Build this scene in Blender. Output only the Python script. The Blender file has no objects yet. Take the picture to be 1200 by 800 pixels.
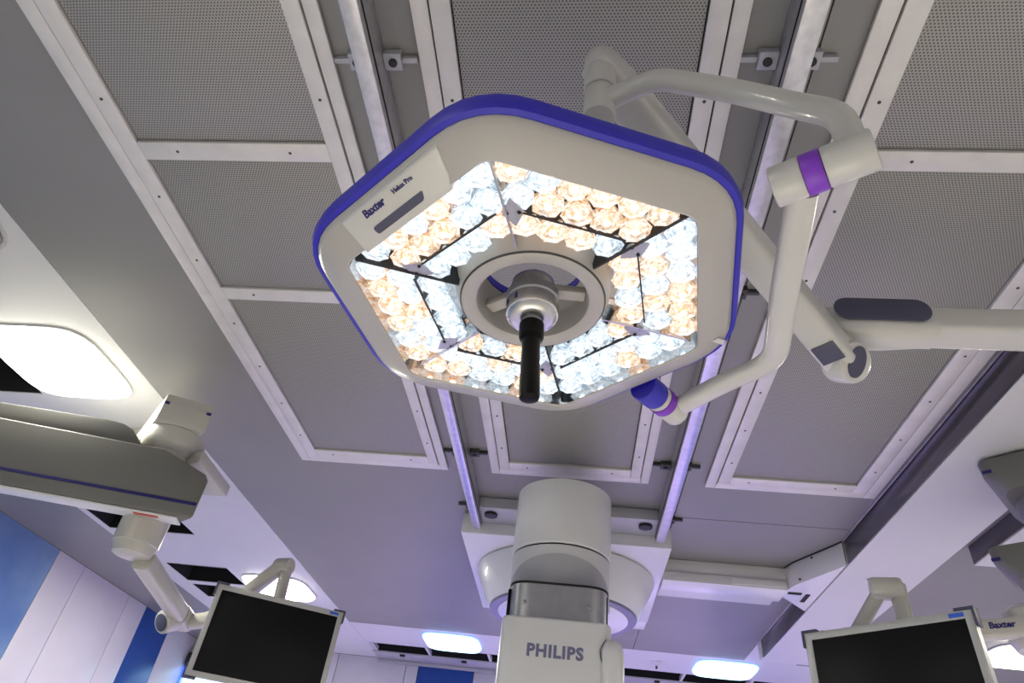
import bpy, bmesh, math, random
from mathutils import Vector, Matrix
S = bpy.context.scene
COL = S.collection
EYE = 1.45            # the camera stands at the origin, 1.45 m over the floor; builders work in heights above the eye

# ------------------------------------------------------------------ camera
cam = bpy.data.cameras.new('camera')
cam.sensor_width = 36.0
cam.lens = 36.0 * 769.83 / 1200.0
cam.clip_start = 0.02
co = bpy.data.objects.new('camera', cam)
COL.objects.link(co)
Rc = Matrix(((0.9924623, 0.05946269, 0.10715768),
             (0.0458513, 0.63072143, -0.77465356),
             (-0.11364963, 0.77372778, 0.6232408)))   # rows: right, down, forward
r_, d_, f_ = Vector(Rc[0]), Vector(Rc[1]), Vector(Rc[2])
m = Matrix((r_, -d_, -f_)).transposed().to_4x4()
m.translation = Vector((0, 0, EYE))
co.matrix_world = m
S.camera = co

# ------------------------------------------------------------------ world, exposure
w = bpy.data.worlds.new('world'); S.world = w; w.use_nodes = True
w.node_tree.nodes['Background'].inputs[0].default_value = (0.58, 0.57, 0.57, 1)
w.node_tree.nodes['Background'].inputs[1].default_value = 0.15
S.view_settings.view_transform = 'Standard'
S.view_settings.look = 'None'
S.view_settings.gamma = 1.0
S.view_settings.exposure = 0.0

def area(name, loc, size, power, color, spread=180, rot=(0, 0, 0)):
    l = bpy.data.lights.new(name, 'AREA'); l.size = size; l.energy = power; l.color = color
    l.spread = math.radians(spread)
    o = bpy.data.objects.new(name, l); COL.objects.link(o)
    o.location = (loc[0], loc[1], loc[2] + EYE); o.rotation_euler = rot
    return o
WHITE = (1.0, 0.97, 0.84); BLUE = (0.46, 0.32, 1.0)
LIGHTS_WHITE = [(-2.34, 2.22), (-2.34, 5.17), (3.14, 5.17), (-2.34, -1.3), (3.14, -1.3), (3.14, 2.2)]  # entries behind the viewer and far right are added, unseen lamps
LIGHTS_BLUE = [(-1.09, 6.30), (1.31, 6.30)]
for x, y in LIGHTS_WHITE:
    area('ceiling_lamp_light', (x, y, 1.423 if x > 2 and y < 3.4 else 1.519), 0.46, 48, WHITE)
for x, y in LIGHTS_BLUE:
    area('blue_lamp_light', (x, y, 1.519), 0.46, 92, BLUE, 120)
for k in range(6):
    a_ = math.radians(60 * k - 8)
    area('surgical_lamp_light', (-0.093 + .20 * math.cos(a_), 0.801 + .20 * math.sin(a_), 0.695), 0.12, 7, (1.0, 0.93, 0.80), 80)

# ------------------------------------------------------------------ materials
def mat(name, col, rough=0.5, metal=0.0, noise=0.03, nscale=6.0, bump=0.0, bscale=60.0, coat=0.0, emit=None, estr=0.0):
    M = bpy.data.materials.new(name); M.use_nodes = True
    N = M.node_tree.nodes; L = M.node_tree.links; P = N['Principled BSDF']
    P.inputs['Roughness'].default_value = rough; P.inputs['Metallic'].default_value = metal
    P.inputs['Coat Weight'].default_value = coat
    tc = N.new('ShaderNodeTexCoord'); nz = N.new('ShaderNodeTexNoise'); nz.inputs['Scale'].default_value = nscale
    L.new(tc.outputs['Object'], nz.inputs['Vector'])
    rp = N.new('ShaderNodeValToRGB'); rp.color_ramp.elements[0].position = .3; rp.color_ramp.elements[1].position = .7
    rp.color_ramp.elements[0].color = tuple(c * (1 - noise) for c in col) + (1,)
    rp.color_ramp.elements[1].color = tuple(min(1, c * (1 + noise)) for c in col) + (1,)
    L.new(nz.outputs['Fac'], rp.inputs[0]); L.new(rp.outputs[0], P.inputs['Base Color'])
    if bump:
        n2 = N.new('ShaderNodeTexNoise'); n2.inputs['Scale'].default_value = bscale
        L.new(tc.outputs['Object'], n2.inputs['Vector'])
        b = N.new('ShaderNodeBump'); b.inputs['Strength'].default_value = bump; b.inputs['Distance'].default_value = .002
        L.new(n2.outputs['Fac'], b.inputs['Height']); L.new(b.outputs[0], P.inputs['Normal'])
    if emit:
        P.inputs['Emission Color'].default_value = emit + (1,); P.inputs['Emission Strength'].default_value = estr
    return M

def perforated(name, base, hole, pitch):
    """sheet metal with staggered punched holes, in plan coordinates"""
    M = bpy.data.materials.new(name); M.use_nodes = True
    N = M.node_tree.nodes; L = M.node_tree.links; P = N['Principled BSDF']
    P.inputs['Roughness'].default_value = .55; P.inputs['Metallic'].default_value = .2
    g = N.new('ShaderNodeNewGeometry'); sp = N.new('ShaderNodeSeparateXYZ'); L.new(g.outputs['Position'], sp.inputs[0])
    def mth(op, a, b=None, c=None):
        n = N.new('ShaderNodeMath'); n.operation = op
        for i, v in enumerate((a, b, c)):
            if v is None: continue
            if isinstance(v, (int, float)): n.inputs[i].default_value = v
            else: L.new(v, n.inputs[i])
        return n.outputs[0]
    px, py = pitch, pitch * 1.732
    def grid(ox, oy):
        fx = mth('SUBTRACT', mth('FRACT', mth('ADD', mth('DIVIDE', sp.outputs[0], px), ox)), .5)
        fy = mth('SUBTRACT', mth('FRACT', mth('ADD', mth('DIVIDE', sp.outputs[1], py), oy)), .5)
        a = mth('MULTIPLY', fx, px); b = mth('MULTIPLY', fy, py)
        return mth('SQRT', mth('ADD', mth('MULTIPLY', a, a), mth('MULTIPLY', b, b)))
    d = mth('MINIMUM', grid(100.25, 100.25), grid(100.75, 100.75))
    f = mth('LESS_THAN', d, pitch * .30)
    mx = N.new('ShaderNodeMix'); mx.data_type = 'RGBA'
    mx.inputs['A'].default_value = base + (1,); mx.inputs['B'].default_value = hole + (1,)
    L.new(f, mx.inputs['Factor']); L.new(mx.outputs['Result'], P.inputs['Base Color'])
    return M

M = {}
M['ceil'] = mat('grey_ceiling_paint', (.245, .24, .232), .42, noise=.04, nscale=2)
M['ceil_white'] = mat('white_ceiling_paint', (.64, .64, .64), .45, noise=.02, nscale=2)
M['frame'] = mat('painted_aluminium_frame', (.70, .68, .645), .42, .15, noise=.05, nscale=14)
M['screen'] = perforated('perforated_steel', (.37, .36, .335), (.13, .128, .12), .0084)
M['gap'] = mat('black_gap', (.010, .010, .011), .8)
M['duct'] = mat('dark_duct', (.006, .006, .007), .9)
M['rail'] = mat('brushed_rail', (.66, .65, .67), .30, .75, noise=.10, nscale=40, bump=.2)
M['fascia'] = mat('dark_glossy_fascia', (.055, .050, .055), .22, 0, noise=.15, nscale=3)
M['wallw'] = mat('white_wall_panel', (.62, .60, .66), .35, noise=.02)
M['walld'] = mat('deep_blue_wall_panel', (.012, .065, .30), .35, noise=.05)
M['floor'] = mat('pale_vinyl_floor', (.56, .555, .53), .4, noise=.04)
M['shell'] = mat('warm_white_plastic', (.41, .39, .365), .38, noise=.015, coat=.15)
M['arm'] = mat('pale_arm_enamel', (.54, .53, .50), .28, noise=.015, coat=.3)
M['pend'] = mat('cream_pendant_enamel', (.52, .505, .45), .32, noise=.02, coat=.3)
M['pendgrey'] = mat('grey_pendant_enamel', (.155, .152, .138), .5, noise=.02)
M['blue'] = mat('blue_rubber_bumper', (.028, .022, .42), .45, noise=.04)
M['navy'] = mat('navy_print', (.012, .010, .13), .5)
M['purple'] = mat('purple_band', (.20, .035, .50), .4)
M['cap'] = mat('dark_slate_cap', (.060, .060, .105), .45, noise=.05)
M['black'] = mat('black_plastic', (.002, .002, .002), .42, noise=.1)
M['black'].node_tree.nodes['Principled BSDF'].inputs['Specular IOR Level'].default_value = .12
M['blackmatte'] = mat('black_rubber', (.012, .012, .013), .55)
M['knob'] = mat('machined_aluminium', (.62, .61, .60), .27, .9, noise=.08, nscale=80)
M['chrome'] = mat('mirror_reflector', (.55, .55, .55), .12, 1.0)
M['cwhite'] = mat('white_column_enamel', (.70, .70, .71), .33, noise=.012, coat=.25)
M['cgrey'] = mat('grey_column_enamel', (.42, .42, .45), .4, noise=.02)
M['steel'] = mat('satin_steel_band', (.42, .42, .45), .34, .75, noise=.06, nscale=30)
M['ptext'] = mat('slate_lettering', (.16, .16, .27), .4)
M['monframe'] = mat('silver_monitor_bezel', (.50, .50, .49), .35, .2)
M['glass'] = mat('black_monitor_glass', (.005, .005, .006), .42)
M['glass'].node_tree.nodes['Principled BSDF'].inputs['Specular IOR Level'].default_value = .2
M['screw'] = mat('screw_steel', (.07, .07, .07), .5, .5)
M['bluelabel'] = mat('blue_label', (.03, .12, .65), .5)
M['redlabel'] = mat('red_label', (.55, .10, .07), .5)
M['offlamp'] = mat('unlit_diffuser', (.30, .29, .26), .4)

def sky_panel():
    Mt = bpy.data.materials.new('sky_blue_printed_panel'); Mt.use_nodes = True
    N = Mt.node_tree.nodes; L = Mt.node_tree.links; P = N['Principled BSDF']; P.inputs['Roughness'].default_value = .35
    tc = N.new('ShaderNodeTexCoord'); nz = N.new('ShaderNodeTexNoise'); nz.inputs['Scale'].default_value = 1.1; nz.inputs['Detail'].default_value = 4
    L.new(tc.outputs['Object'], nz.inputs['Vector'])
    rp = N.new('ShaderNodeValToRGB'); e = rp.color_ramp.elements
    e[0].position = .35; e[0].color = (.10, .19, .42, 1); e[1].position = .68; e[1].color = (.26, .40, .58, 1)
    L.new(nz.outputs['Fac'], rp.inputs[0]); L.new(rp.outputs[0], P.inputs['Base Color'])
    return Mt
M['sky'] = sky_panel()

def emis(name, col, st):
    Mt = bpy.data.materials.new(name); Mt.use_nodes = True
    P = Mt.node_tree.nodes['Principled BSDF']; P.inputs['Base Color'].default_value = (.8, .8, .8, 1)
    P.inputs['Emission Color'].default_value = col + (1,); P.inputs['Emission Strength'].default_value = st
    return Mt
M['lit'] = emis('lit_white_diffuser', (1, .98, .88), 7.0)
M['litblue'] = emis('lit_blue_diffuser', (.42, .80, 1.0), 2.6)
M['litblue_edge'] = emis('lit_blue_edge', (.01, .15, 1.0), 2.4)  # rim emission painted in for the blue halo around the lamps
M['led_warm'] = emis('warm_front_spot', (1.0, .84, .64), 4.5)
M['led_cool'] = emis('cool_front_spot', (.90, .97, 1.0), 4.5)

def lens_mat(name, tint, glow, st):
    """clear moulded acrylic cup whose inner light is painted as mottled emission"""
    Mt = bpy.data.materials.new(name); Mt.use_nodes = True
    N = Mt.node_tree.nodes; L = Mt.node_tree.links; P = N['Principled BSDF']
    P.inputs['Roughness'].default_value = .08; P.inputs['Base Color'].default_value = tint + (1,)
    P.inputs['Coat Weight'].default_value = .3
    tc = N.new('ShaderNodeTexCoord'); vo = N.new('ShaderNodeTexNoise'); vo.inputs['Scale'].default_value = 62; vo.inputs['Distortion'].default_value = 2.2
    oi = N.new('ShaderNodeObjectInfo'); ad = N.new('ShaderNodeVectorMath'); ad.operation = 'ADD'
    L.new(tc.outputs['Object'], ad.inputs[0]); L.new(oi.outputs['Random'], ad.inputs[1]); L.new(ad.outputs[0], vo.inputs['Vector'])
    lw = N.new('ShaderNodeLayerWeight'); lw.inputs['Blend'].default_value = .35
    ma = N.new('ShaderNodeMath'); ma.operation = 'MULTIPLY_ADD'; ma.inputs[1].default_value = .95
    sb = N.new('ShaderNodeMath'); sb.operation = 'MULTIPLY_ADD'; sb.inputs[1].default_value = -.45; sb.inputs[2].default_value = .485
    L.new(lw.outputs['Facing'], sb.inputs[0]); L.new(vo.outputs['Fac'], ma.inputs[0]); L.new(sb.outputs[0], ma.inputs[2])
    rp = N.new('ShaderNodeValToRGB'); e = rp.color_ramp.elements
    e[0].position = .62; e[0].color = tuple(g * .22 for g in glow) + (1,)
    e[1].position = 1.0; e[1].color = (1, 1, 1, 1)
    mid = rp.color_ramp.elements.new(.78); mid.color = glow + (1,)
    L.new(ma.outputs[0], rp.inputs[0]); L.new(rp.outputs[0], P.inputs['Emission Color'])
    P.inputs['Emission Strength'].default_value = st  # bright and dark mottling painted into the cup's own glow
    tr = N.new('ShaderNodeBsdfTransparent'); mx = N.new('ShaderNodeMixShader'); mx.inputs[0].default_value = .56
    out = N['Material Output']
    L.new(tr.outputs[0], mx.inputs[1]); L.new(P.outputs[0], mx.inputs[2]); L.new(mx.outputs[0], out.inputs['Surface'])
    return Mt
M['lens_warm'] = lens_mat('warm_clear_lens', (.22, .16, .12), (.80, .52, .31), 1.5)
M['lens_cool'] = lens_mat('cool_clear_lens', (.17, .19, .21), (.52, .64, .75), 1.5)

# ------------------------------------------------------------------ mesh helpers
def V(*a): return Vector(a[0] if len(a) == 1 else a)

def finish(bm, bevel=0.0, seg=2, smooth=True):
    bmesh.ops.remove_doubles(bm, verts=bm.verts, dist=1e-6)
    bmesh.ops.recalc_face_normals(bm, faces=bm.faces)
    if bevel:
        ed = [e for e in bm.edges if len(e.link_faces) == 2 and e.calc_face_angle() > .5]
        if ed: bmesh.ops.bevel(bm, geom=ed, offset=bevel, segments=seg, profile=.5, affect='EDGES', clamp_overlap=True)
    return bm

def mesh_of(name, bm, material, smooth=35):
    me = bpy.data.meshes.new(name); bm.normal_update(); bm.to_mesh(me); bm.free()
    for x in (material if isinstance(material, (list, tuple)) else [material]): me.materials.append(x)
    if smooth:
        for p in me.polygons: p.use_smooth = True
        me.set_sharp_from_angle(angle=math.radians(smooth))
    return me

def obj(name, bm, material, parent=None, label=None, kind=None, smooth=35):
    """link bm (in eye-relative room coordinates) as one object; under a parent it takes the thing's own frame"""
    root = parent
    while root is not None and root.parent is not None: root = root.parent
    if root is not None: bm.transform(FR[root.name].inverted())
    else: bm.transform(Matrix.Translation((0, 0, EYE)))
    o = bpy.data.objects.new(name, mesh_of(name, bm, material, smooth)); COL.objects.link(o)
    if parent: o.parent = parent
    if root is None: FR[o.name] = Matrix.Translation((0, 0, -EYE))
    if label: o['label'] = label
    if kind: o['kind'] = kind
    return o
FR = {}
def thing(name, label, cat, loc, frame=None, group=None):
    o = bpy.data.objects.new(name, None); COL.objects.link(o); o.empty_display_size = .05
    fr = frame.copy() if frame else Matrix.Translation(loc)
    FR[o.name] = fr
    o.matrix_world = Matrix.Translation((0, 0, EYE)) @ fr
    o['label'] = label; o['category'] = cat
    if group: o['group'] = group
    return o
def struct(name, bm, material, parent=None, **k):
    o = obj(name, bm, material, parent, **k)
    if parent is None: o['kind'] = 'structure'
    return o

def box(bm, x0, x1, y0, y1, z0, z1, T=None, mi=0):
    vs = [bm.verts.new((x, y, z)) for z in (z0, z1) for y in (y0, y1) for x in (x0, x1)]
    fs = [bm.faces.new([vs[i] for i in f]) for f in ((0, 2, 3, 1), (4, 5, 7, 6), (0, 1, 5, 4), (2, 6, 7, 3), (0, 4, 6, 2), (1, 3, 7, 5))]
    for f in fs: f.material_index = mi
    if T is not None: bmesh.ops.transform(bm, matrix=T, verts=vs)
    return fs
def bx(x0, x1, y0, y1, z0, z1, bevel=0, T=None):
    bm = bmesh.new(); box(bm, x0, x1, y0, y1, z0, z1, T); return finish(bm, bevel)

def loft(bm, rings, cap=True):
    R = [[bm.verts.new(p) for p in r] for r in rings]; n = len(R[0])
    for a, b in zip(R, R[1:]):
        for i in range(n): bm.faces.new((a[i], a[(i + 1) % n], b[(i + 1) % n], b[i]))
    if cap:
        bm.faces.new(list(reversed(R[0]))); bm.faces.new(R[-1])
    return R

def lathe(profile, T=None, n=40, closed=False):
    """profile [(r,z)...] about +Z, then transformed by T"""
    bm = bmesh.new(); rings = []
    for r, z in profile:
        rings.append([Vector((r * math.cos(2 * math.pi * i / n), r * math.sin(2 * math.pi * i / n), z)) for i in range(n)])
    if closed: rings.append(rings[0])
    loft(bm, rings, cap=not closed)
    finish(bm)
    if T is not None: bm.transform(T)
    return bm

def axis_T(p, q):
    """frame at p with +Z towards q"""
    d = (V(q) - V(p)); R = d.to_track_quat('Z', 'Y').to_matrix().to_4x4(); R.translation = V(p); return R
def cyl(p, q, r, n=40, bev=.003, r2=None):
    h = (V(q) - V(p)).length; r2 = r if r2 is None else r2; b = min(bev, h * .4)
    return lathe([(r - b, 0), (r - b * .3, b * .3), (r, b), (r2, h - b), (r2 - b * .3, h - b * .3), (r2 - b, h)], axis_T(p, q), n)

def smooth_path(P, per=8):
    P = [V(p) for p in P]; out = []
    for i in range(len(P) - 1):
        a = P[max(i - 1, 0)]; b = P[i]; c = P[i + 1]; d = P[min(i + 2, len(P) - 1)]
        for k in range(per):
            t = k / per
            out.append(.5 * ((2 * b) + (c - a) * t + (2 * a - 5 * b + 4 * c - d) * t * t + (-a + 3 * b - 3 * c + d) * t ** 3))
    out.append(P[-1]); return out
def round_path(P, rad, seg=6):
    """polyline with circular-ish corners"""
    P = [V(p) for p in P]; out = [P[0]]
    for i in range(1, len(P) - 1):
        a, b, c = P[i - 1], P[i], P[i + 1]
        r = min(rad, (a - b).length * .45, (c - b).length * .45)
        p = b + (a - b).normalized() * r; q = b + (c - b).normalized() * r
        for k in range(seg + 1):
            t = k / seg; out.append(p * (1 - t) ** 2 + b * 2 * t * (1 - t) + q * t * t)
    out.append(P[-1]); return out
def sweep(path, w, h, up=(0, 0, 1), n=20, power=2.0, taper=None):
    """superellipse section, w across, h along the up hint"""
    bm = bmesh.new(); rings = []; N = len(path)
    for i, p in enumerate(path):
        t = (path[min(i + 1, N - 1)] - path[max(i - 1, 0)]).normalized()
        s = t.cross(V(up)).normalized(); u = s.cross(t).normalized()
        k = 1 if taper is None else taper(i / (N - 1))
        ring = []
        for j in range(n):
            a = 2 * math.pi * j / n; ca, sa = math.cos(a), math.sin(a)
            ring.append(p + s * (w / 2 * k * math.copysign(abs(ca) ** (2 / power), ca)) + u * (h / 2 * k * math.copysign(abs(sa) ** (2 / power), sa)))
        rings.append(ring)
    loft(bm, rings); return finish(bm)

def rpoly(corners, rad, seg=5):
    """2-D polygon with rounded corners"""
    out = []; n = len(corners)
    for i in range(n):
        a, b, c = V(corners[i - 1]), V(corners[i]), V(corners[(i + 1) % n])
        p = b + (a - b).normalized() * rad; q = b + (c - b).normalized() * rad
        for k in range(seg + 1):
            t = k / seg; out.append(p * (1 - t) ** 2 + b * 2 * t * (1 - t) + q * t * t)
    return out
def hexa(R): return [Vector((R * math.cos(math.radians(60 * i)), R * math.sin(math.radians(60 * i)))) for i in range(6)]
def prism(poly, z0, z1, T=None, bevel=0, seg=2):
    bm = bmesh.new(); loft(bm, [[Vector((p[0], p[1], z)) for p in poly] for z in (z0, z1)])
    finish(bm, bevel, seg)
    if T is not None: bm.transform(T)
    return bm
def ringloft(rings, T=None, closed=True):
    bm = bmesh.new(); loft(bm, rings + ([rings[0]] if closed else []), cap=not closed); finish(bm)
    if T is not None: bm.transform(T)
    return bm

def text_bm(body, size, T, depth=.0006, bold=0.0, shear=0.0, spacing=1.0):
    c = bpy.data.curves.new('lettering', 'FONT'); c.body = body; c.size = size; c.extrude = depth; c.offset = bold
    c.align_x = 'CENTER'; c.align_y = 'CENTER'; c.shear = shear; c.space_character = spacing; c.resolution_u = 3
    o = bpy.data.objects.new('lettering', c); COL.objects.link(o)
    dg = bpy.context.evaluated_depsgraph_get(); me = bpy.data.meshes.new_from_object(o.evaluated_get(dg))
    bm = bmesh.new(); bm.from_mesh(me); bpy.data.objects.remove(o); bpy.data.curves.remove(c); bpy.data.meshes.remove(me)
    bm.transform(T); return bm
def basis(o, x, y, z):
    R = Matrix((V(x).normalized(), V(y).normalized(), V(z).normalized())).transposed().to_4x4(); R.translation = V(o); return R

def slab_holes(x0, x1, y0, y1, z0, z1, holes):
    """slab with rectangular through openings, joined from a grid of blocks"""
    xs = sorted({x0, x1, *[h[0] for h in holes], *[h[1] for h in holes]}); xs = [x for x in xs if x0 <= x <= x1]
    ys = sorted({y0, y1, *[h[2] for h in holes], *[h[3] for h in holes]}); ys = [y for y in ys if y0 <= y <= y1]
    def solid(i, j):
        if i < 0 or j < 0 or i >= len(xs) - 1 or j >= len(ys) - 1: return False
        cx = (xs[i] + xs[i + 1]) / 2; cy = (ys[j] + ys[j + 1]) / 2
        return not any(h[0] < cx < h[1] and h[2] < cy < h[3] for h in holes)
    bm = bmesh.new()
    for i in range(len(xs) - 1):
        for j in range(len(ys) - 1):
            if not solid(i, j): continue
            a, b, c, d = xs[i], xs[i + 1], ys[j], ys[j + 1]
            q = lambda *p: bm.faces.new([bm.verts.new(v) for v in p])
            q((a, c, z0), (a, d, z0), (b, d, z0), (b, c, z0)); q((a, c, z1), (b, c, z1), (b, d, z1), (a, d, z1))
            if not solid(i - 1, j): q((a, c, z0), (a, c, z1), (a, d, z1), (a, d, z0))
            if not solid(i + 1, j): q((b, c, z0), (b, d, z0), (b, d, z1), (b, c, z1))
            if not solid(i, j - 1): q((a, c, z0), (b, c, z0), (b, c, z1), (a, c, z1))
            if not solid(i, j + 1): q((a, d, z0), (a, d, z1), (b, d, z1), (b, d, z0))
    return finish(bm)

# ================================================================== THE ROOM
HC = 1.55
XL, XR, YB, YF = -3.98, 5.0, -3.0, 7.2
struct('floor', bx(XL, XR, YB, YF, -1.50, -1.45), M['floor'])
struct('wall_back', bx(XL, XR, YB - .1, YB, -1.45, HC), M['wallw'])
struct('wall_right', bx(XR, XR + .1, YB, YF, -1.45, HC), M['wallw'])
wl = struct('wall_left', bx(XL - .12, XL - .02, YB, YF + .02, -1.45, HC), M['gap'])
wf = struct('wall_far', bx(XL, XR, YF + .02, YF + .12, -1.45, HC), M['gap'])
# wall panels with recessed joints
edges_l = [-3.0, -1.0, 1.0, 3.0, 4.755, 5.098, 5.812, 6.125, 6.63, 7.2]
mats_l = ['sky', 'sky', 'sky', 'sky', 'wallw', 'wallw', 'wallw', 'walld', 'wallw']
for a, b, mm in zip(edges_l, edges_l[1:], mats_l):
    obj('wall_panel', bx(XL - .02, XL, a + .003, b - .003, -1.45, HC - .004, .001), M[mm], wl)
edges_f = [-3.98, -3.25, -2.4, -1.68, -1.55, -.98, -.2, .6, 1.4, 2.2, 3.0, 3.8, 5.0]
for i, (a, b) in enumerate(zip(edges_f, edges_f[1:])):
    obj('wall_panel', bx(a + .003, b - .003, YF, YF + .02, -1.45, HC - .004, .001), M['walld' if a == -1.55 or i == 8 else 'wallw'], wf)

# ceilings
struct('ceiling', bx(-1.977, .500, YB, 5.98, HC, HC + .05), M['ceil'])
struct('ceiling.001', bx(.504, 1.405, YB, 3.346, HC, HC + .05), M['ceil'])
struct('ceiling.002', bx(.504, 1.405, 3.352, 5.98, HC, HC + .05), M['ceil'])
vents = [(-3.25, -2.617, 1.9, 2.50), (-3.25, -2.613, 3.62, 4.20), (-3.15, -2.65, 4.83, 5.22), (-3.15, -2.65, 5.30, 5.62)]
struct('ceiling.003', slab_holes(-3.30, -1.980, YB, YF, HC, HC + .05, vents), M['ceil_white'])
struct('ceiling.004', bx(XL, -3.303, YB, YF, HC, HC + .05), M['ceil'])
slots = []
se = [-2.0, -1.39, -.79, -.185, .42, 1.02, 1.62, 2.22, 2.82, 3.42, 4.02, 4.62]
struct('ceiling.005', slab_holes(-1.977, XR, 5.983, 6.905, HC, HC + .05, [(-1.95, 4.7, 6.62, 6.905)]), M['ceil_white'])
struct('ceiling.006', bx(1.82, XR, YB, 5.98, HC, HC + .05), M['ceil'])
struct('trim_1', bx(-1.977, XR, 6.905, 7.2, HC - .012, HC + .05, .003), M['cgrey'])
struct('trim_2', bx(-1.977, XR, 7.165, 7.197, HC - .045, HC - .013, .004), M['cgrey'])
for i, (a, b, c, d) in enumerate(vents):
    lab = ['black square ceiling opening left of the big lit lamp panel', 'black ceiling opening behind the cream bearing of the left pendant',
           'wide black ceiling opening above the left monitor', 'small black ceiling opening just beyond the wide one, above the left monitor'][i]
    t = thing('ceiling_vent', lab, 'vent', ((a + b) / 2, (c + d) / 2, HC), group='black openings in the white ceiling strip')
    bm = slab_holes(a, b, c, d, HC + .004, HC + .30, [(a + .006, b - .006, c + .006, d - .006)]); obj('duct_wall', bm, M['duct'], t)
    obj('duct_cover', bx(a, b, c, d, HC + .30, HC + .31), M['duct'], t)
    bm = bmesh.new(); box(bm, a + .006, b - .006, (c + d) / 2 - .01, (c + d) / 2 + .01, HC + .06, HC + .09); obj('cross_bar', finish(bm), M['screw'], t)
t = thing('linear_ceiling_slot', 'long black air slot with white dividers along the far wall', 'vent', (0, 6.75, HC))
obj('duct_cover', bx(-1.95, 4.7, 6.62, 6.905, HC + .20, HC + .21), M['duct'], t)
bm = slab_holes(-1.949, 4.699, 6.621, 6.904, HC + .001, HC + .20, [(-1.944, 4.694, 6.626, 6.899)]); obj('duct_wall', bm, M['duct'], t)
for x in se[1:] + [-1.93]:
    obj('divider', bx(x - .012, x + .012, 6.627, 6.898, HC - .002, HC + .04, .002), M['ceil_white'], t)
for i in range(5):
    x = -1.7 + i * .62
    obj('slot_clip', bx(x, x + .05, 6.915, 6.955, HC - .028, HC - .0125, .003), M['blackmatte'], t)

# soffit at right with its dark glossy fascia
struct('ceiling.007', bx(1.409, 1.82, YB, 5.45, 1.421, HC + .05), M['ceil_white'])
def fascia(name, y0, y1):
    o = struct(name, bx(1.402, 1.408, y0, y1, 1.424, HC - .001, .001), M['fascia'])
    obj('metal_edge', bx(1.394, 1.401, y0, y1, HC - .010, HC - .001, .001), M['rail'], o, label='bright metal edge strip')
fascia('trim_3', YB, 3.48)
fascia('trim_4', 4.28, 5.35)
struct('trim_5', bx(1.398, 1.408, 5.352, 5.45, 1.421, HC, .001), M['ceil_white'])
struct('ceiling.009', bx(1.409, 1.8195, 5.452, 5.982, HC, HC + .05), M['ceil_white'])
struct('ceiling.008', bx(2.012, XR, YB, 3.45, 1.455, HC - .001), M['ceil_white'])
struct('trim_6', bx(2.004, 2.011, YB, 3.44, 1.458, HC - .002, .001), M['fascia'])
# small screws on the soffit
for x, y in ((1.56, 3.66), (1.60, 4.6)):
    o = obj('soffit_screw', cyl((x, y, 1.4195), (x, y, 1.417), .007, 12, .001), M['screw'])
    o['kind'] = 'structure'

# ================================================================== LIGHT PANELS
def superell(cx, cy, a, n=40, p=4.2):
    return [Vector((cx + a * math.copysign(abs(math.cos(t)) ** (2 / p), math.cos(t)), cy + a * math.copysign(abs(math.sin(t)) ** (2 / p), math.sin(t)))) for t in [2 * math.pi * i / n for i in range(n)]]
def light(x, y, label, body, edge=None, group='square rounded ceiling lights'):
    HC = 1.454 if x > 2 and y < 3.4 else 1.55
    t = thing('ceiling_light', label, 'ceiling light', (x, y, HC), group=group)
    o, i = superell(x, y, .262), superell(x, y, .250)
    z = HC - .0008
    obj('frame', ringloft([[V(p.x, p.y, z) for p in o], [V(p.x, p.y, z - .010) for p in o], [V(p.x, p.y, z - .006) for p in i], [V(p.x, p.y, z) for p in i]]), edge or M['ceil_white'], t)
    k = superell(x, y, .2495)
    obj('diffuser', prism(k, z - .029, z - .001, bevel=.010, seg=3), body, t)
light(-2.34, 2.22, 'big glaring white ceiling light at the left edge of the view', M['lit'])
light(-2.34, 5.17, 'lit white ceiling light behind the left monitor arm', M['lit'])
light(3.14, 5.17, 'lit white ceiling light beside the right monitor', M['lit'])
light(-1.09, 6.30, 'blue lit ceiling light left of the white column', M['litblue'], M['litblue_edge'])
light(1.31, 6.30, 'blue lit ceiling light right of the white column', M['litblue'], M['litblue_edge'])
light(-2.30, 1.27, 'unlit grey ceiling panel above the glaring light at far left', M['offlamp'])
for (x, y), lab in zip(LIGHTS_WHITE[3:], ('added, unseen ceiling light behind the viewer on the left', 'added, unseen ceiling light behind the viewer on the right', 'added, unseen ceiling light over the right side, beyond the soffit')):
    light(x, y, lab, M['lit'])
t = thing('sprinkler', 'small white sprinkler rose on the far ceiling strip near the column', 'sprinkler', (.73, 6.30, HC))
obj('rose', lathe([(.045, 0), (.045, -.008), (.03, -.018), (.012, -.03), (.012, -.034)], Matrix.Translation((.73, 6.3, HC)), 20), M['ceil_white'], t)
obj('nozzle', cyl((.73, 6.3, HC - .035), (.73, 6.3, HC - .062), .009, 12, .002), M['screw'], t)
obj('deflector', cyl((.73, 6.3, HC - .062), (.73, 6.3, HC - .066), .022, 16, .001), M['ceil_white'], t)

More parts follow.
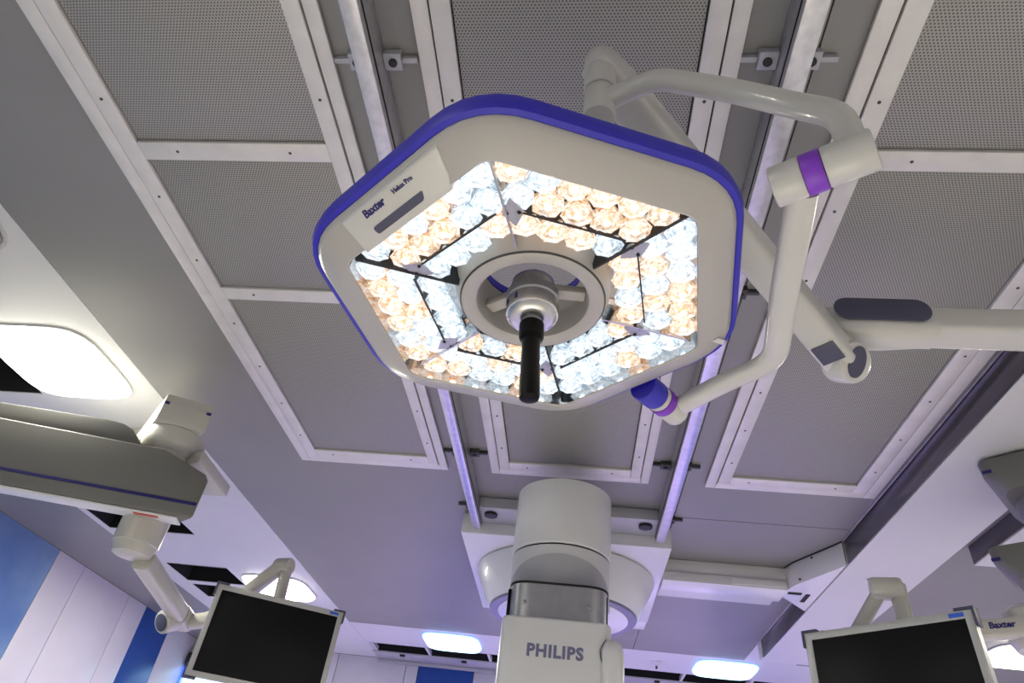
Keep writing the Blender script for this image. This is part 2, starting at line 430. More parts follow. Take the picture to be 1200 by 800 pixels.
# ================================================================== PERFORATED AIR UNITS
def air_unit(label, ox0, ox1, ix0, ix1, ybot, ytop, crosses):
    """outer flange, groove, inner flange with screws, perforated screens between cross bars"""
    t = thing('air_diffuser', label, 'air diffuser', ((ox0 + ox1) / 2, ybot, HC), group='perforated ceiling air diffusers')
    zf = HC - .022; g = .042
    gx0, gx1 = ox0 + (ix0 - ox0) * .46, ox1 - (ox1 - ix1) * .46
    gy = ybot - (ybot - crosses[-1]) * .40
    yin = crosses[-1]
    obj('backing', bx(ox0 + .01, ox1 - .01, ytop + .01, ybot - .01, HC - .004, HC - .0005), M['gap'], t)
    # outer flange bars
    zo = zf + .004
    obj('outer_rail', bx(ox0, gx0 - .0025, ytop, ybot, zo, HC - .005, .0015), M['frame'], t)
    obj('outer_rail', bx(gx1 + .0025, ox1, ytop, ybot, zo, HC - .005, .0015), M['frame'], t)
    obj('outer_rail', bx(gx0 - .002, gx1 + .002, gy + .0025, ybot, zo, HC - .005, .0015), M['frame'], t)
    # inner flange bars
    obj('inner_rail', bx(gx0 + .0025, ix0, ytop, gy - .0025, zf, HC - .005, .0015), M['frame'], t)
    obj('inner_rail', bx(ix1, gx1 - .0025, ytop, gy - .0025, zf, HC - .005, .0015), M['frame'], t)
    obj('inner_rail', bx(ix0 + .0005, ix1 - .0005, yin, gy - .0025, zf, HC - .005, .0015), M['frame'], t)
    prev = ytop
    sc = bmesh.new()
    def screw(x, y):
        b = lathe([(.0045, 0), (.0045, -.0015), (.002, -.002)], Matrix.Translation((x, y, zf)), 8)
        me = bpy.data.meshes.new('tmp'); b.to_mesh(me); b.free(); sc.from_mesh(me); bpy.data.meshes.remove(me)
    for c in crosses:
        if c != yin:
            obj('cross_bar', bx(ix0 + .0005, ix1 - .0005, c, c + .060, zf, HC - .005, .0015), M['frame'], t)
            for k in (.2, .8): screw(ix0 + (ix1 - ix0) * k, c + .03)
        obj('perforated_screen', bx(ix0 + .004, ix1 - .004, prev + .004, c - .004, HC - .012, HC - .0045, .0005), M['screen'], t)
        n = max(2, round((c - prev) / .30))
        for k in range(n):
            y = prev + (c - prev) * (k + .5) / n
            screw((gx0 + ix0) / 2, y); screw((gx1 + ix1) / 2, y)
        prev = c + .060
    for k in (.15, .85): screw(ix0 + (ix1 - ix0) * k, (yin + gy) / 2)
    o = obj('screw_heads', sc, M['screw'], t); o['kind'] = 'stuff'
C1, C2, CE = 1.052, 1.665, 2.835
CR = [-.785, -.172, .441, C1, C2, CE]
air_unit('leftmost perforated air diffuser, beside the wide plain grey ceiling', -1.440, -.668, -1.334, -.757, 2.962, -1.6, CR)
air_unit('middle perforated air diffuser above the surgical lamp, between the two rails', -.445, .328, -.350, .236, 2.962, -1.6, CR)
air_unit('rightmost perforated air diffuser, beside the dark glossy fascia', .596, 1.372, .700, 1.254, 2.955, -1.6, CR)

# ================================================================== CEILING RAILS
def ceiling_rail(label, x0, x1, inner, y1):
    t = thing('ceiling_rail', label, 'rail', ((x0 + x1) / 2, y1, HC), group='metal rails of the white column')
    zb = 1.441
    obj('rail_body', bx(x0, x1, -1.8, y1, zb, HC - .001, .003), M['rail'], t)
    bm = bmesh.new()
    box(bm, min(inner, inner * 1) - .0012, inner + .0012, -1.8, y1 - .002, zb + .022, zb + .030)
    obj('running_groove', finish(bm), M['gap'], t)
    for k, y in enumerate((.81, 1.60, 2.775, 3.36, 0.02, -.8)):
        for s in (-1, 1):
            xa = (x0 - .0005) if s < 0 else (x1 + .0005)
            bm = bmesh.new()
            box(bm, *sorted((xa, xa + s * .045)), y - .022, y + .022, HC - .024, HC - .0008)
            box(bm, *sorted((xa + s * .046, xa + s * .085)), y - .007, y + .007, HC - .018, HC - .0008)
            c = obj('clamp', finish(bm, .002), M['screw'] if k != 0 else M['cgrey'], t)
            obj('bolt', cyl((xa + s * .024, y, HC - .0245), (xa + s * .024, y, HC - .031), .011, 14, .002), M['blackmatte'], c)
    return t
ceiling_rail('left metal ceiling rail, running to the carriage of the white column', -.580, -.536, -.536 + .0, 3.45)
ceiling_rail('right metal ceiling rail, passing behind the lamp yoke to the white carriage', .412, .462, .412, 3.45)

# ================================================================== C-ARM COLUMN
cx = -.070
t = thing('c_arm_stand', 'white round column of an x-ray stand hanging from a ceiling carriage, lettered PHILIPS', 'x-ray stand', (cx, 2.85, .5))
obj('carriage_plate', bx(-.535, .411, 3.27, 3.475, 1.487, HC - .003, .004), M['cgrey'], t, label='grey plate between the rails')
for x in (-.475, .350):
    obj('wheel', cyl((x, 3.34, 1.4865), (x, 3.34, 1.470), .036, 20, .004), M['blackmatte'], t)
obj('carriage', bx(-.650, .502, 3.478, 4.80, 1.425, HC - .004, .006), M['cwhite'], t)
obj('carriage_flap', bx(.40, .50, 4.803, 5.02, 1.44, 1.50, .004), M['cwhite'], t)
cc = (-.072, 4.05)
T = Matrix.Translation((cc[0], cc[1], 0))
obj('bearing_cone', lathe([(.525, 1.424), (.536, 1.416), (.536, 1.400), (.446, 1.216), (.438, 1.205)], T, 72), M['cwhite'], t)
obj('bearing_ring', lathe([(.385, 1.204), (.430, 1.204), (.434, 1.198), (.430, 1.191), (.385, 1.191)], T, 72, closed=True), M['ptext'], t, label='slate ring under the bearing')
obj('bearing_disc', cyl((cc[0], cc[1], 1.204), (cc[0], cc[1], 1.186), .384, 64), M['cwhite'], t)
obj('cantilever', bx(cx - .16, cx + .16, 2.86, 4.10, .93, 1.184, .03), M['cwhite'], t)
T = Matrix.Translation((cx, 2.855, 0))
obj('upper_drum', lathe([(.20, 1.372), (.212, 1.366), (.215, 1.355), (.215, 1.078), (.212, 1.074)], T, 72), M['cwhite'], t)
obj('drum_joint', lathe([(.206, 1.074), (.206, 1.066)], T, 72), M['gap'], t, label='dark seam between the drums')
obj('lower_drum', lathe([(.211, 1.066), (.214, 1.060), (.208, .86), (.205, .70)], T, 72), M['cwhite'], t)
# arched grey plate added on the lower drum for its shaded cut face
bm = bmesh.new(); rings = []
for k in range(33):
    a = math.radians(-90 + (k / 32 * 2 - 1) * 78); u = (k / 32 * 2 - 1)
    top = .86 + .165 * math.sqrt(max(0, 1 - u * u)) ** .9
    r1, r2 = .2115, .2165
    rings.append([V(cx + r1 * math.cos(a), 2.855 + r1 * math.sin(a), .855), V(cx + r2 * math.cos(a), 2.855 + r2 * math.sin(a), .855),
                  V(cx + r2 * math.cos(a), 2.855 + r2 * math.sin(a), top), V(cx + r1 * math.cos(a), 2.855 + r1 * math.sin(a), top)])
loft(bm, rings); obj('drum_shade_plate', finish(bm), M['cgrey'], t, label='pale grey arched plate for a shaded face')
def rrect(cx_, cy_, hx, hy, r, seg=8): return rpoly([V(cx_ - hx, cy_ - hy), V(cx_ + hx, cy_ - hy), V(cx_ + hx, cy_ + hy), V(cx_ - hx, cy_ + hy)], r, seg)
pb = rrect(cx + .004, 2.80, .196, .20, .09)
obj('band_lip', prism(pb, .884, .892), M['gap'], t)
obj('steel_band', prism([V(cx + (p.x - cx) * .985, 2.80 + (p.y - 2.8) * .985) for p in pb], .755, .884), M['steel'], t, label='satin steel band')
for x in (-.125, .125):
    obj('band_screw', cyl((cx + x, 2.604, .81), (cx + x, 2.600, .81), .008, 14, .001), M['chrome'], t)
for s in (-1, 1):
    obj('band_slot', bx(cx + s * .189 - .008, cx + s * .189 + .008, 2.655, 2.70, .765, .872, .004), M['black'], t)
ph = rrect(cx + .002, 2.79, .208, .21, .05)
obj('housing', prism(ph, -.10, .753, bevel=.012, seg=3), M['cwhite'], t, label='white box housing with slate lettering')
T = basis((cx + .004, 2.5795, .632), (1, 0, 0), (0, 0, 1), (0, -1, 0))
obj('lettering', text_bm('PHILIPS', .0585, T, .0006, .0027, 0, 1.12), M['ptext'], t, label='slate letters PHILIPS')
lp = smooth_path([(cx + .215, 2.575, .70), (cx + .262, 2.572, .71), (cx + .293, 2.585, .655), (cx + .293, 2.60, .50), (cx + .27, 2.60, .2)], 6)
bm = sweep([V(cx + .208, 2.60, .690), V(cx + .211, 2.60, .675), V(cx + .214, 2.60, .64), V(cx + .214, 2.60, .55), V(cx + .214, 2.60, -.05)], .085, .095, (0, -1, 0), 28, 3.0,
           lambda s: .55 if s == 0 else (.85 if s < .26 else 1.0))
obj('side_latch', bm, M['cwhite'], t)
bm = sweep(smooth_path([(cx + .188, 2.568, .690), (cx + .170, 2.573, .658), (cx + .172, 2.573, .625), (cx + .186, 2.565, .59), (cx + .189, 2.558, .545)], 6), .004, .004, (0, -1, 0), 8)
obj('latch_seam', bm, M['screw'], t)

# ================================================================== CABLE CARRIER with chamfered box
t = thing('cable_carrier', 'white ceiling beam and chamfered box between the column carriage and the right soffit', 'cable carrier', (.95, 4.0, 1.42))
obj('upper_duct', bx(.52, 1.22, 3.93, 4.36, 1.470, HC - .001, .003), M['cwhite'], t)
obj('lower_beam', bx(.506, 1.21, 3.915, 4.12, 1.415, 1.469, .003), M['cwhite'], t)
obj('seam_cover', bx(.9, 1.208, 3.909, 3.914, 1.425, 1.463, .001), M['cwhite'], t)
obj('end_box', prism([V(1.212, 3.93), V(1.235, 3.84), V(1.40, 3.50), V(1.40, 4.27), V(1.212, 4.05)], 1.421, HC - .003, bevel=.004), M['cwhite'], t)
obj('box_shadow_gap', prism([V(1.208, 3.926), V(1.23, 3.83), V(1.398, 3.488), V(1.40, 3.498)], HC - .0028, HC - .0005), M['gap'], t)
obj('end_slot', bx(1.225, 1.30, 3.955, 3.985, 1.417, 1.4205), M['gap'], t)
obj('end_slot', bx(1.325, 1.35, 3.97, 4.10, 1.417, 1.4205), M['gap'], t)
for p in ((1.30, 3.70, 1.53), (1.25, 3.80, 1.44)):
    obj('box_screw', cyl(p, (p[0] - .004, p[1] - .006, p[2]), .006, 10, .001), M['screw'], t)

# ================================================================== SURGICAL LAMP
C0 = V(-.093, .801, .735)
n_ = V(-.05998489, -.02999244, .9977486); ex = V(-.15584246, -.98701018, -.03903893); ey = V(.98595889, -.15783334, .0545316)
H = basis(C0, ex, ey, n_)      # +Z up out of the lamp's back, light falls along -Z
lamp = thing('surgical_lamp', 'large lit hexagonal surgical lamp with a blue rim on its white yoke and spring arm', 'surgical lamp', C0, frame=H)
def hring(R, z, rad, off=(0, 0), seg=6):
    return [Vector((p.x + off[0], p.y + off[1], z)) for p in rpoly(hexa(R), rad, seg)]
# frame (lower face sloping down to the lens field), bumper, back
obj('face_frame', ringloft([hring(.371, .012, .075), hring(.369, .002, .075), hring(.360, -.006, .072), hring(.318, -.018, .03), hring(.307, -.021, .022),
                            hring(.3035, -.019, .02), hring(.3035, -.014, .02), hring(.330, .004, .05)], H), M['shell'], lamp, label='warm white hexagonal face')
obj('bumper', ringloft([hring(.372, .003, .078), hring(.380, .006, .082), hring(.384, .018, .084), hring(.380, .036, .082), hring(.372, .041, .078), hring(.355, .040, .07), hring(.355, .013, .07)], H), M['blue'], lamp, label='blue rubber rim')
bm = ringloft([hring(.362, .041, .075), hring(.345, .056, .07), hring(.22, .078, .06)] + [[Vector((.112 * math.cos(2 * math.pi * i / 42 - math.pi / 3 * 0), .112 * math.sin(2 * math.pi * i / 42), .082)) for i in range(42)]]
              + [[Vector((.112 * math.cos(2 * math.pi * i / 42), .112 * math.sin(2 * math.pi * i / 42), .060)) for i in range(42)], hring(.21, .060, .06), hring(.345, .042, .07)], H)
obj('back_shell', bm, M['shell'], lamp)
# mirror tray above the lenses
tray = bmesh.new()
loft(tray, [hring(.3028, -.0185, .02), hring(.3028, .040, .02)] , cap=False)
R0 = hring(.3028, .040, .02); inner = [Vector((.112 * math.cos(2 * math.pi * i / 42 + 0), .112 * math.sin(2 * math.pi * i / 42), .040)) for i in range(42)]
# rotate list so both rings start together
loft(tray, [R0, inner], cap=False); finish(tray); tray.transform(H)
obj('reflector_tray', tray, M['chrome'], lamp, label='mirror tray behind the lenses')
# module seams
for a in range(0, 360, 60):
    ca, sa = math.cos(math.radians(a)), math.sin(math.radians(a))
    bm = bx(.125, .292, -.0016, .0016, -.006, .032); bm.transform(Matrix.Rotation(math.radians(a), 4, 'Z')); bm.transform(H)
    obj('module_seam', bm, M['blackmatte'] if a % 120 else M['chrome'], lamp)
for a in range(30, 360, 60):
    bm = bx(.176, .1785, -.085, .085, -.004, .032); bm.transform(Matrix.Rotation(math.radians(a), 4, 'Z')); bm.transform(H)
    obj('module_seam', bm, M['blackmatte'], lamp)
for a in range(0, 360, 60):
    bm = prism(rpoly([V(.222, 0), V(.195, -.016), V(.168, 0), V(.195, .016)], .004, 2), -.004, -.001); bm.transform(Matrix.Rotation(math.radians(a + 3), 4, 'Z')); bm.transform(H)
    pl = obj('bracket_plate', bm, M['steel'], lamp)
    for s in (-1, 1):
        b = cyl((.195, s * .009, -.0042), (.195, s * .009, -.0058), .0028, 10, .0005); b.transform(Matrix.Rotation(math.radians(a + 3), 4, 'Z')); b.transform(H)
        obj('rivet', b, M['gap'], pl)

# lens: clear scalloped bell, banded collimator inside it, glowing front spot for light leaving the lens; built once and shared
def bell_mesh(material):
    bm = bmesh.new(); n = 24; rings = []
    prof = [(.0095, .036, 0), (.0105, .028, 0), (.0150, .020, .02), (.0158, .017, 0), (.0200, .008, .03), (.0206, .006, .01), (.0238, -.004, .05), (.0248, -.0080, .07), (.0225, -.0092, .05), (.0190, -.0060, .0), (.0120, -.0090, 0), (.0060, -.0110, 0), (.0015, -.0115, 0)]
    for r, z, q in prof:
        rings.append([Vector((r * (1 + q * math.cos(8 * 2 * math.pi * i / n)) * math.cos(2 * math.pi * i / n), r * (1 + q * math.cos(8 * 2 * math.pi * i / n)) * math.sin(2 * math.pi * i / n), z)) for i in range(n)])
    loft(bm, rings); finish(bm)
    return mesh_of('lens', bm, material, 40)
cup_mesh = bell_mesh
def spot_mesh(material):  # small glowing disc on the lens front, painting its bright spot
    bm = lathe([(.0050, -.0105), (.0062, -.0120), (.0050, -.0135), (.002, -.0142)], None, 14)
    return mesh_of('led', bm, material, 40)
def collar_mesh(material):
    bm = lathe([(.0090, .030), (.0120, .024), (.0128, .020), (.0095, .0165), (.0100, .012), (.0118, .008), (.0122, .003), (.0085, .000), (.0092, -.004), (.0100, -.007), (.006, -.0088)], None, 20)
    return mesh_of('collimator', bm, material, 40)
amber = mat('amber_collimator', (.75, .36, .10), .15, .5); steelb = mat('blue_grey_collimator', (.42, .52, .60), .15, .55)
cupm = {k: (cup_mesh(M['lens_' + k]), spot_mesh(M['led_' + k]), collar_mesh(amber if k == 'warm' else steelb)) for k in ('warm', 'cool')}
rnd = random.Random(11)
cnt = 0
for sec in range(6):
    th = math.radians(30 + 60 * sec)
    rows = [(.2415, 6, .0452), (.1985, 5, .0448), (.1560, 4, .0435)]
    for ri, (ap, nl, pt) in enumerate(rows):
      for q in range(nl):
        t_ = (q - (nl - 1) / 2) * pt
        u = ap * math.cos(th) - t_ * math.sin(th); v = ap * math.sin(th) + t_ * math.cos(th)
        kind = 'warm' if rnd.random() < (.50 if (q + ri + sec) % 2 == 0 else .36) else 'cool'
        cm, lm, rm = cupm[kind]
        o = bpy.data.objects.new('lens', cm); COL.objects.link(o); o.parent = lamp
        o.location = (u, v, 0.008 + (rnd.random() - .5) * .004); o.scale = (.95, .95, 1); o.rotation_euler = ((rnd.random() - .5) * .06, (rnd.random() - .5) * .06, rnd.random() * 6.28)
        for nm, me in (('led', lm), ('collimator', rm)):
            s = bpy.data.objects.new(nm, me); COL.objects.link(s); s.parent = o
        cnt += 1
# centre ring and through hole
obj('centre_ring', lathe([(.134, .038), (.128, .012), (.121, -.004), (.118, -.0075), (.112, -.009), (.098, -.008), (.093, -.005), (.090, .004), (.088, .075), (.108, .078), (.114, .045)], H, 72, closed=True), M['shell'], lamp)
obj('ring_seam', lathe([(.1195, -.0045), (.1203, -.0055), (.1178, -.0082), (.1172, -.0072)], H, 72, closed=True), M['screw'], lamp)
obj('back_ring', lathe([(.0885, .0795), (.098, .0795), (.098, .094), (.0885, .094)], H, 60, closed=True), M['blue'], lamp, label='blue ring at the back of the hole')
for a in (108, 250):
    b = bx(.030, .089, -.012, .012, .016, .032, .004); b.transform(Matrix.Rotation(math.radians(a), 4, 'Z')); b.transform(H)
    obj('hub_spoke', b, M['shell'], lamp)
obj('hub', lathe([(.030, .040), (.036, .036), (.036, .016), (.034, .0125)], H, 48), M['knob'], lamp)
obj('hub_collar', lathe([(.041, .012), (.044, .009), (.044, -.004), (.041, -.007)], H, 56), M['steel'], lamp)
# ribbed turning knob
prof = [(.041, -.0075), (.043, -.009), (.043, -.032), (.042, -.036), (.036, -.043), (.030, -.045), (.022, -.0455)]
bm = bmesh.new(); n = 72; rings = []
for r, z in prof:
    rings.append([Vector(((r + (.0006 if i % 2 and r > .0425 else 0)) * math.cos(2 * math.pi * i / n), (r + (.0006 if i % 2 and r > .0425 else 0)) * math.sin(2 * math.pi * i / n), z)) for i in range(n)])
loft(bm, rings); finish(bm); bm.transform(H)
obj('focus_knob', bm, M['knob'], lamp, label='ribbed silver turning knob')
for a in (-25, -55):
    b = bx(.0432, .0445, -.002, .002, -.026, -.015); b.transform(Matrix.Rotation(math.radians(a), 4, 'Z')); b.transform(H)
    obj('knob_mark', b, M['navy'], lamp)
obj('handle_socket', lathe([(.016, -.0457), (.016, -.062), (.012, -.063)], H, 24), M['steel'], lamp)
hp = [(.0175, -.050), (.0200, -.053), (.0200, -.078), (.0185, -.082), (.0150, -.086), (.0142, -.10), (.0150, -.125), (.0155, -.15), (.0158, -.185), (.0150, -.192), (.010, -.195)]
obj('handle', lathe(hp, H, 32), M['black'], lamp, label='black stick handle')
# status pod with lettering along the upper left edge
ed = V(.5, .8660254, 0); on = V(.8660254, -.5, 0)       # along the edge, outward
pc = on * .281
def P3(a, b, z): return H @ (pc + ed * a + on * b + V(0, 0, z))
def pod_ring(s, z, dy): return [P3(a * s, b + dy, z) for a, b in [(-.096, .026), (.105, .026), (.094, -.012), (.078, -.036), (-.098, -.036), (-.103, -.02)]]
podpoly = [(-.098, .0335), (.112, .0335), (.098, -.006), (.084, -.0245), (-.104, -.0245)]
def slope(b, k): return -.0115 - (.026 - b) * .235 - k     # the pod follows the slope of the face
pod = bmesh.new()
loft(pod, [[P3(a, b, .004) for a, b in podpoly], [P3(a * .99, b, slope(b, -.004)) for a, b in podpoly], [P3(a * .975 - .001, b * .93, slope(b, .0)) for a, b in podpoly]])
po = obj('status_pod', finish(pod, .002), M['arm'], lamp, label='white raised control pod with blue lettering')
Tt = basis(P3(-.034, .0215, slope(.0215, .0004)), H.to_3x3() @ ed, H.to_3x3() @ V(.8660254 * .973, -.5 * .973, .229), H.to_3x3() @ V(.8660254 * .229, -.5 * .229, -.973))
obj('lettering', text_bm('Baxter', .0165, Tt, .0004, .0005, .25), M['navy'], po, label='dark blue letters Baxter')
Tt = basis(P3(.030, .0225, slope(.0225, .0004)), H.to_3x3() @ ed, H.to_3x3() @ V(.8660254 * .973, -.5 * .973, .229), H.to_3x3() @ V(.8660254 * .229, -.5 * .229, -.973))
obj('lettering', text_bm('Helux Pro', .0098, Tt, .0004, .0002), M['navy'], po, label='small dark letters Helux Pro')
slot = rpoly([V(-.060, -.011), V(.040, -.011), V(.048, .001), V(-.060, .001)], .0045, 4)
sb = bmesh.new(); loft(sb, [[P3(p.x, p.y, slope(p.y, z)) for p in slot] for z in (-.001, .0012)])
obj('status_window', finish(sb), M['cap'], po, label='dark slate window strip')
obj('latch_tab', prism([V(-.012, -.006), V(.012, -.006), V(.008, .006), V(-.008, .006)], -.003, .0, basis(H @ V(-.145, .300, -.010), H.to_3x3() @ V(-.6, .8, 0), H.to_3x3() @ V(.8, .6, 0), H.to_3x3() @ V(0, 0, 1))), M['arm'], lamp)

# yoke: stub, quarter tube, joint cylinder, upper tube to the vertical post
cH = V(-.095, .80, 0)
def pol(az, r, z): return V(cH.x + r * math.cos(math.radians(az)), cH.y + r * math.sin(math.radians(az)), z)
obj('yoke_stub', cyl(pol(52, .335, .762), pol(52, .385, .765), .0290), M['blue'], lamp, label='blue stub at the rim')
obj('yoke_sleeve', cyl(pol(52, .386, .765), pol(52, .398, .766), .0275, bev=.001), M['arm'], lamp)
obj('yoke_band', cyl(pol(52, .399, .766), pol(52, .420, .767), .0290, bev=.001), M['purple'], lamp, label='purple band')
obj('yoke_elbow', cyl(pol(52, .421, .767), pol(52, .465, .768), .0275), M['arm'], lamp)
yp = round_path([pol(54, .452, .768), pol(34, .437, .768), pol(22, .470, .768), pol(-2, .405, .768), pol(-18, .413, .772), pol(-27, .432, .778)], .09, 7)
obj('yoke_tube', sweep(yp, .044, .030, (0, 0, 1), 24, 2.4), M['arm'], lamp)
jz = .778
obj('joint_cylinder', cyl(pol(-30.5, .398, jz), pol(-30.5, .440, jz), .0290), M['arm'], lamp)
obj('joint_band', cyl(pol(-30.5, .4402, jz), pol(-30.5, .466, jz), .0294, bev=.0006), M['purple'], lamp, label='purple band')
obj('joint_housing', cyl(pol(-30.5, .4662, jz), pol(-30.5, .530, jz), .0290, bev=.004), M['arm'], lamp)
px_, py_ = .002, .655
up = round_path([pol(-30.5, .505, jz + .012), V(.342, .543, .875), V(.300, .575, .950), V(.215, .598, 1.035), V(.100, .605, 1.082), V(.055, .630, 1.092), V(px_ + .005, py_ - .004, 1.082)], .06, 7)
obj('upper_yoke_tube', sweep(up, .034, .040, (.3, -.4, 1), 24, 2.2), M['arm'], lamp)
obj('post_socket', cyl((px_, py_, 1.035), (px_, py_, 1.118), .0285), M['arm'], lamp)
obj('post_seam', cyl((px_, py_, 1.118), (px_, py_, 1.1215), .026, bev=.0005), M['screw'], lamp)
obj('post', cyl((px_, py_, 1.1215), (px_, py_, 1.205), .030, bev=.004), M['arm'], lamp)
# spring arm
A1 = V(px_, py_, 1.215); A2 = V(.565, 1.235, 1.02)
obj('arm_knuckle', sweep([A1 + V(0, 0, -.035), A1 + V(0, 0, -.02), A1, A1 + V(0, 0, .022), A1 + V(0, 0, .030)], .064, .064, (0, 1, 0), 28, 2.0, lambda s: 1 if .1 < s < .9 else .85), M['arm'], lamp)
dirn = (A2 - A1).normalized()
sp_ = [A1 - dirn * .02, A1 - dirn * .012, A1 + dirn * .05, A1.lerp(A2, .5), A2 - dirn * .05, A2 + dirn * .03, A2 + dirn * .045]
obj('spring_arm', sweep([V(p) for p in sp_], .068, .072, (0, 0, 1), 28, 4.5, lambda s: .8 if s < .01 or s > .99 else (.98 if s < .2 else 1.12)), M['arm'], lamp)
sd = dirn.cross(V(0, 0, 1)).normalized()
nn = (-sd)
ec = A2 + dirn * .045
vdn = V(0, 0, -1)
cam_side = V(.42, -.72, -.55).normalized()
ec = V(.602, 1.262, 1.002)
obj('elbow_disc', cyl(ec - cam_side * .035, ec + cam_side * .030, .050, 40, .012), M['arm'], lamp)
obj('elbow_cap', prism([V(.024 * math.cos(a), .038 * math.sin(a)) for a in [2 * math.pi * k / 28 for k in range(28)]], 0, .003, axis_T(ec + cam_side * .0302, ec + cam_side * .05)), M['cap'], lamp, label='dark slate cap')
side = dirn.cross(V(0, 0, 1)).normalized(); dnv = side.cross(dirn).normalized()
if dnv.z > 0: dnv = -dnv
obj('arm_end_panel', bx(-.030, .026, -.026, .026, 0, .003, .001, T=basis(A2 - dirn * .02 + dnv * .0405, dirn, dnv.cross(dirn), dnv)), M['cap'], lamp, label='dark slate panel')
# extension arm, its knuckle, and the column up to the soffit (outside the frame)
B1 = V(.640, 1.262, 1.115); B2 = V(1.72, 1.243, 1.115)
obj('extension_arm', sweep([V(.79, 1.259, 1.115), V(1.2, 1.252, 1.115), B2], .085, .072, (0, 0, 1), 28, 6), M['arm'], lamp)
obj('arm_head', sweep([V(.575, 1.263, 1.11), V(.59, 1.263, 1.11), V(.62, 1.262, 1.11), V(.70, 1.261, 1.112), V(.79, 1.259, 1.115), V(.815, 1.259, 1.115)], .100, .100, (0, 0, 1), 32, 3.2,
                      lambda s: .6 if s < .01 else (.86 if s < .21 else (1.0 if s < .7 else .9))), M['arm'], lamp)
st = [V(.075 + .034 * math.cos(a), .034 * math.sin(a)) if abs(a) < math.pi / 2 else V(-.075 + .034 * math.cos(a), .034 * math.sin(a)) for a in [2 * math.pi * (k + .5) / 32 - math.pi for k in range(32)]]
obj('arm_head_cap', prism(st, 0, .004, basis((.690, 1.2095, 1.122), (1, -.015, 0), (0, 0, 1), (0, -1, 0)), .001), M['cap'], lamp, label='dark slate rounded cap')
obj('elbow_pin', cyl((.60, 1.262, 1.07), (.60, 1.262, 1.00), .030), M['arm'], lamp)
obj('mount_column', cyl((1.72, 1.243, 1.02), (1.72, 1.243, 1.419), .07), M['arm'], lamp)

# ================================================================== LEFT PENDANT
ax = V(-1.656, 2.336, 0)
pend = thing('ceiling_pendant', 'cream medical pendant with a long grey beam at the left edge of the view', 'ceiling pendant', (ax.x, ax.y, 1.5))
bd = V(.964, .266, 0).normalized(); bs = V(-bd.y, bd.x, 0)
def beam_T(o): return basis(o, bd, bs, (0, 0, 1))
T = beam_T(V(-1.560, 2.385, 0))
def prof_beam(x, k=1.0):
    return [V(x, -.142, .898), V(x, -.06, .898), V(x, .10, 1.0), V(x, .10, 1.15), V(x, -.145, 1.15), V(x, -.150, 1.145), V(x, -.150, .905)]
def beam_end(x, top): return [V(x - (p.y + .15) * .8, p.y, min(p.z, top)) for p in prof_beam(x)]
bm = bmesh.new(); loft(bm, [prof_beam(-2.1), beam_end(-.125, 1.2), beam_end(.060, 1.075), beam_end(.078, 1.05)]); finish(bm, .006); bm.transform(T)
obj('beam', bm, M['pendgrey'], pend, label='long grey beam')
obj('beam_stripe', bx(-2.1, .072, -.1535, -.1505, .945, .957, .0005, T=T), M['navy'], pend, label='dark blue stripe')
obj('beam_label', bx(-.14, -.05, -.130, -.112, .8865, .8888, T=T), M['redlabel'], pend, label='small red label')
obj('beam_base', bx(-2.1, .02, -.136, -.065, .889, .8975, .003, T=T), M['cwhite'], pend)
side = [V(-2.05, 1.152), V(-.235, 1.152), V(-.255, 1.185), V(-.285, 1.212), V(-.33, 1.230), V(-.40, 1.236), V(-2.05, 1.172)]
bm = bmesh.new(); loft(bm, [[V(p.x, y, p.y) for p in side] for y in (-.135, .10)]); finish(bm, .006); bm.transform(T)
obj('beam_top_housing', bm, M['pendgrey'], pend)
obj('lower_bearing', lathe([(.055, .760), (.068, .766), (.078, .795), (.079, .800), (.084, .803), (.086, .93)], Matrix.Translation((ax.x - .015, ax.y, 0)), 40), M['pend'], pend)
obj('neck', lathe([(.088, 1.150), (.088, 1.180), (.115, 1.200), (.123, 1.222), (.123, 1.268)], Matrix.Translation((ax.x - .06, ax.y + .005, 0)), 48), M['pend'], pend)
hd = V(-1.67 + 1.859, 2.435 - 2.343, 0).normalized(); hs = V(-hd.y, hd.x, 0)
T = basis(ax + V(0, 0, 0), hd, hs, (0, 0, 1))
hc = V(-1.650, 2.232, 0)
e0, e1 = hc - hd * .098, hc + hd * .098
obj('head_arm', prism([e0, e1, e1 + V(-.70, .76, 0), e0 + V(-.70, .76, 0)], 1.270, 1.400, None, .008), M['pend'], pend)
T = basis(hc, hd, hs, (0, 0, 1))
for x in (-.100, .100):
    obj('blue_mark', bx(x * .84 - .009, x * .84 + .009, -.0035, -.0001, 1.350, 1.362, T=T), M['navy'], pend)
obj('bearing_cover', prism([V(-1.70, 2.38), V(-1.545, 2.30), V(-1.565, 2.63), V(-1.72, 2.63)], 1.152, 1.205, None, .006), M['pend'], pend)
obj('ceiling_flange', cyl((hc.x - .60, hc.y + .66, 1.401), (hc.x - .60, hc.y + .66, HC - .001), .12), M['pend'], pend)
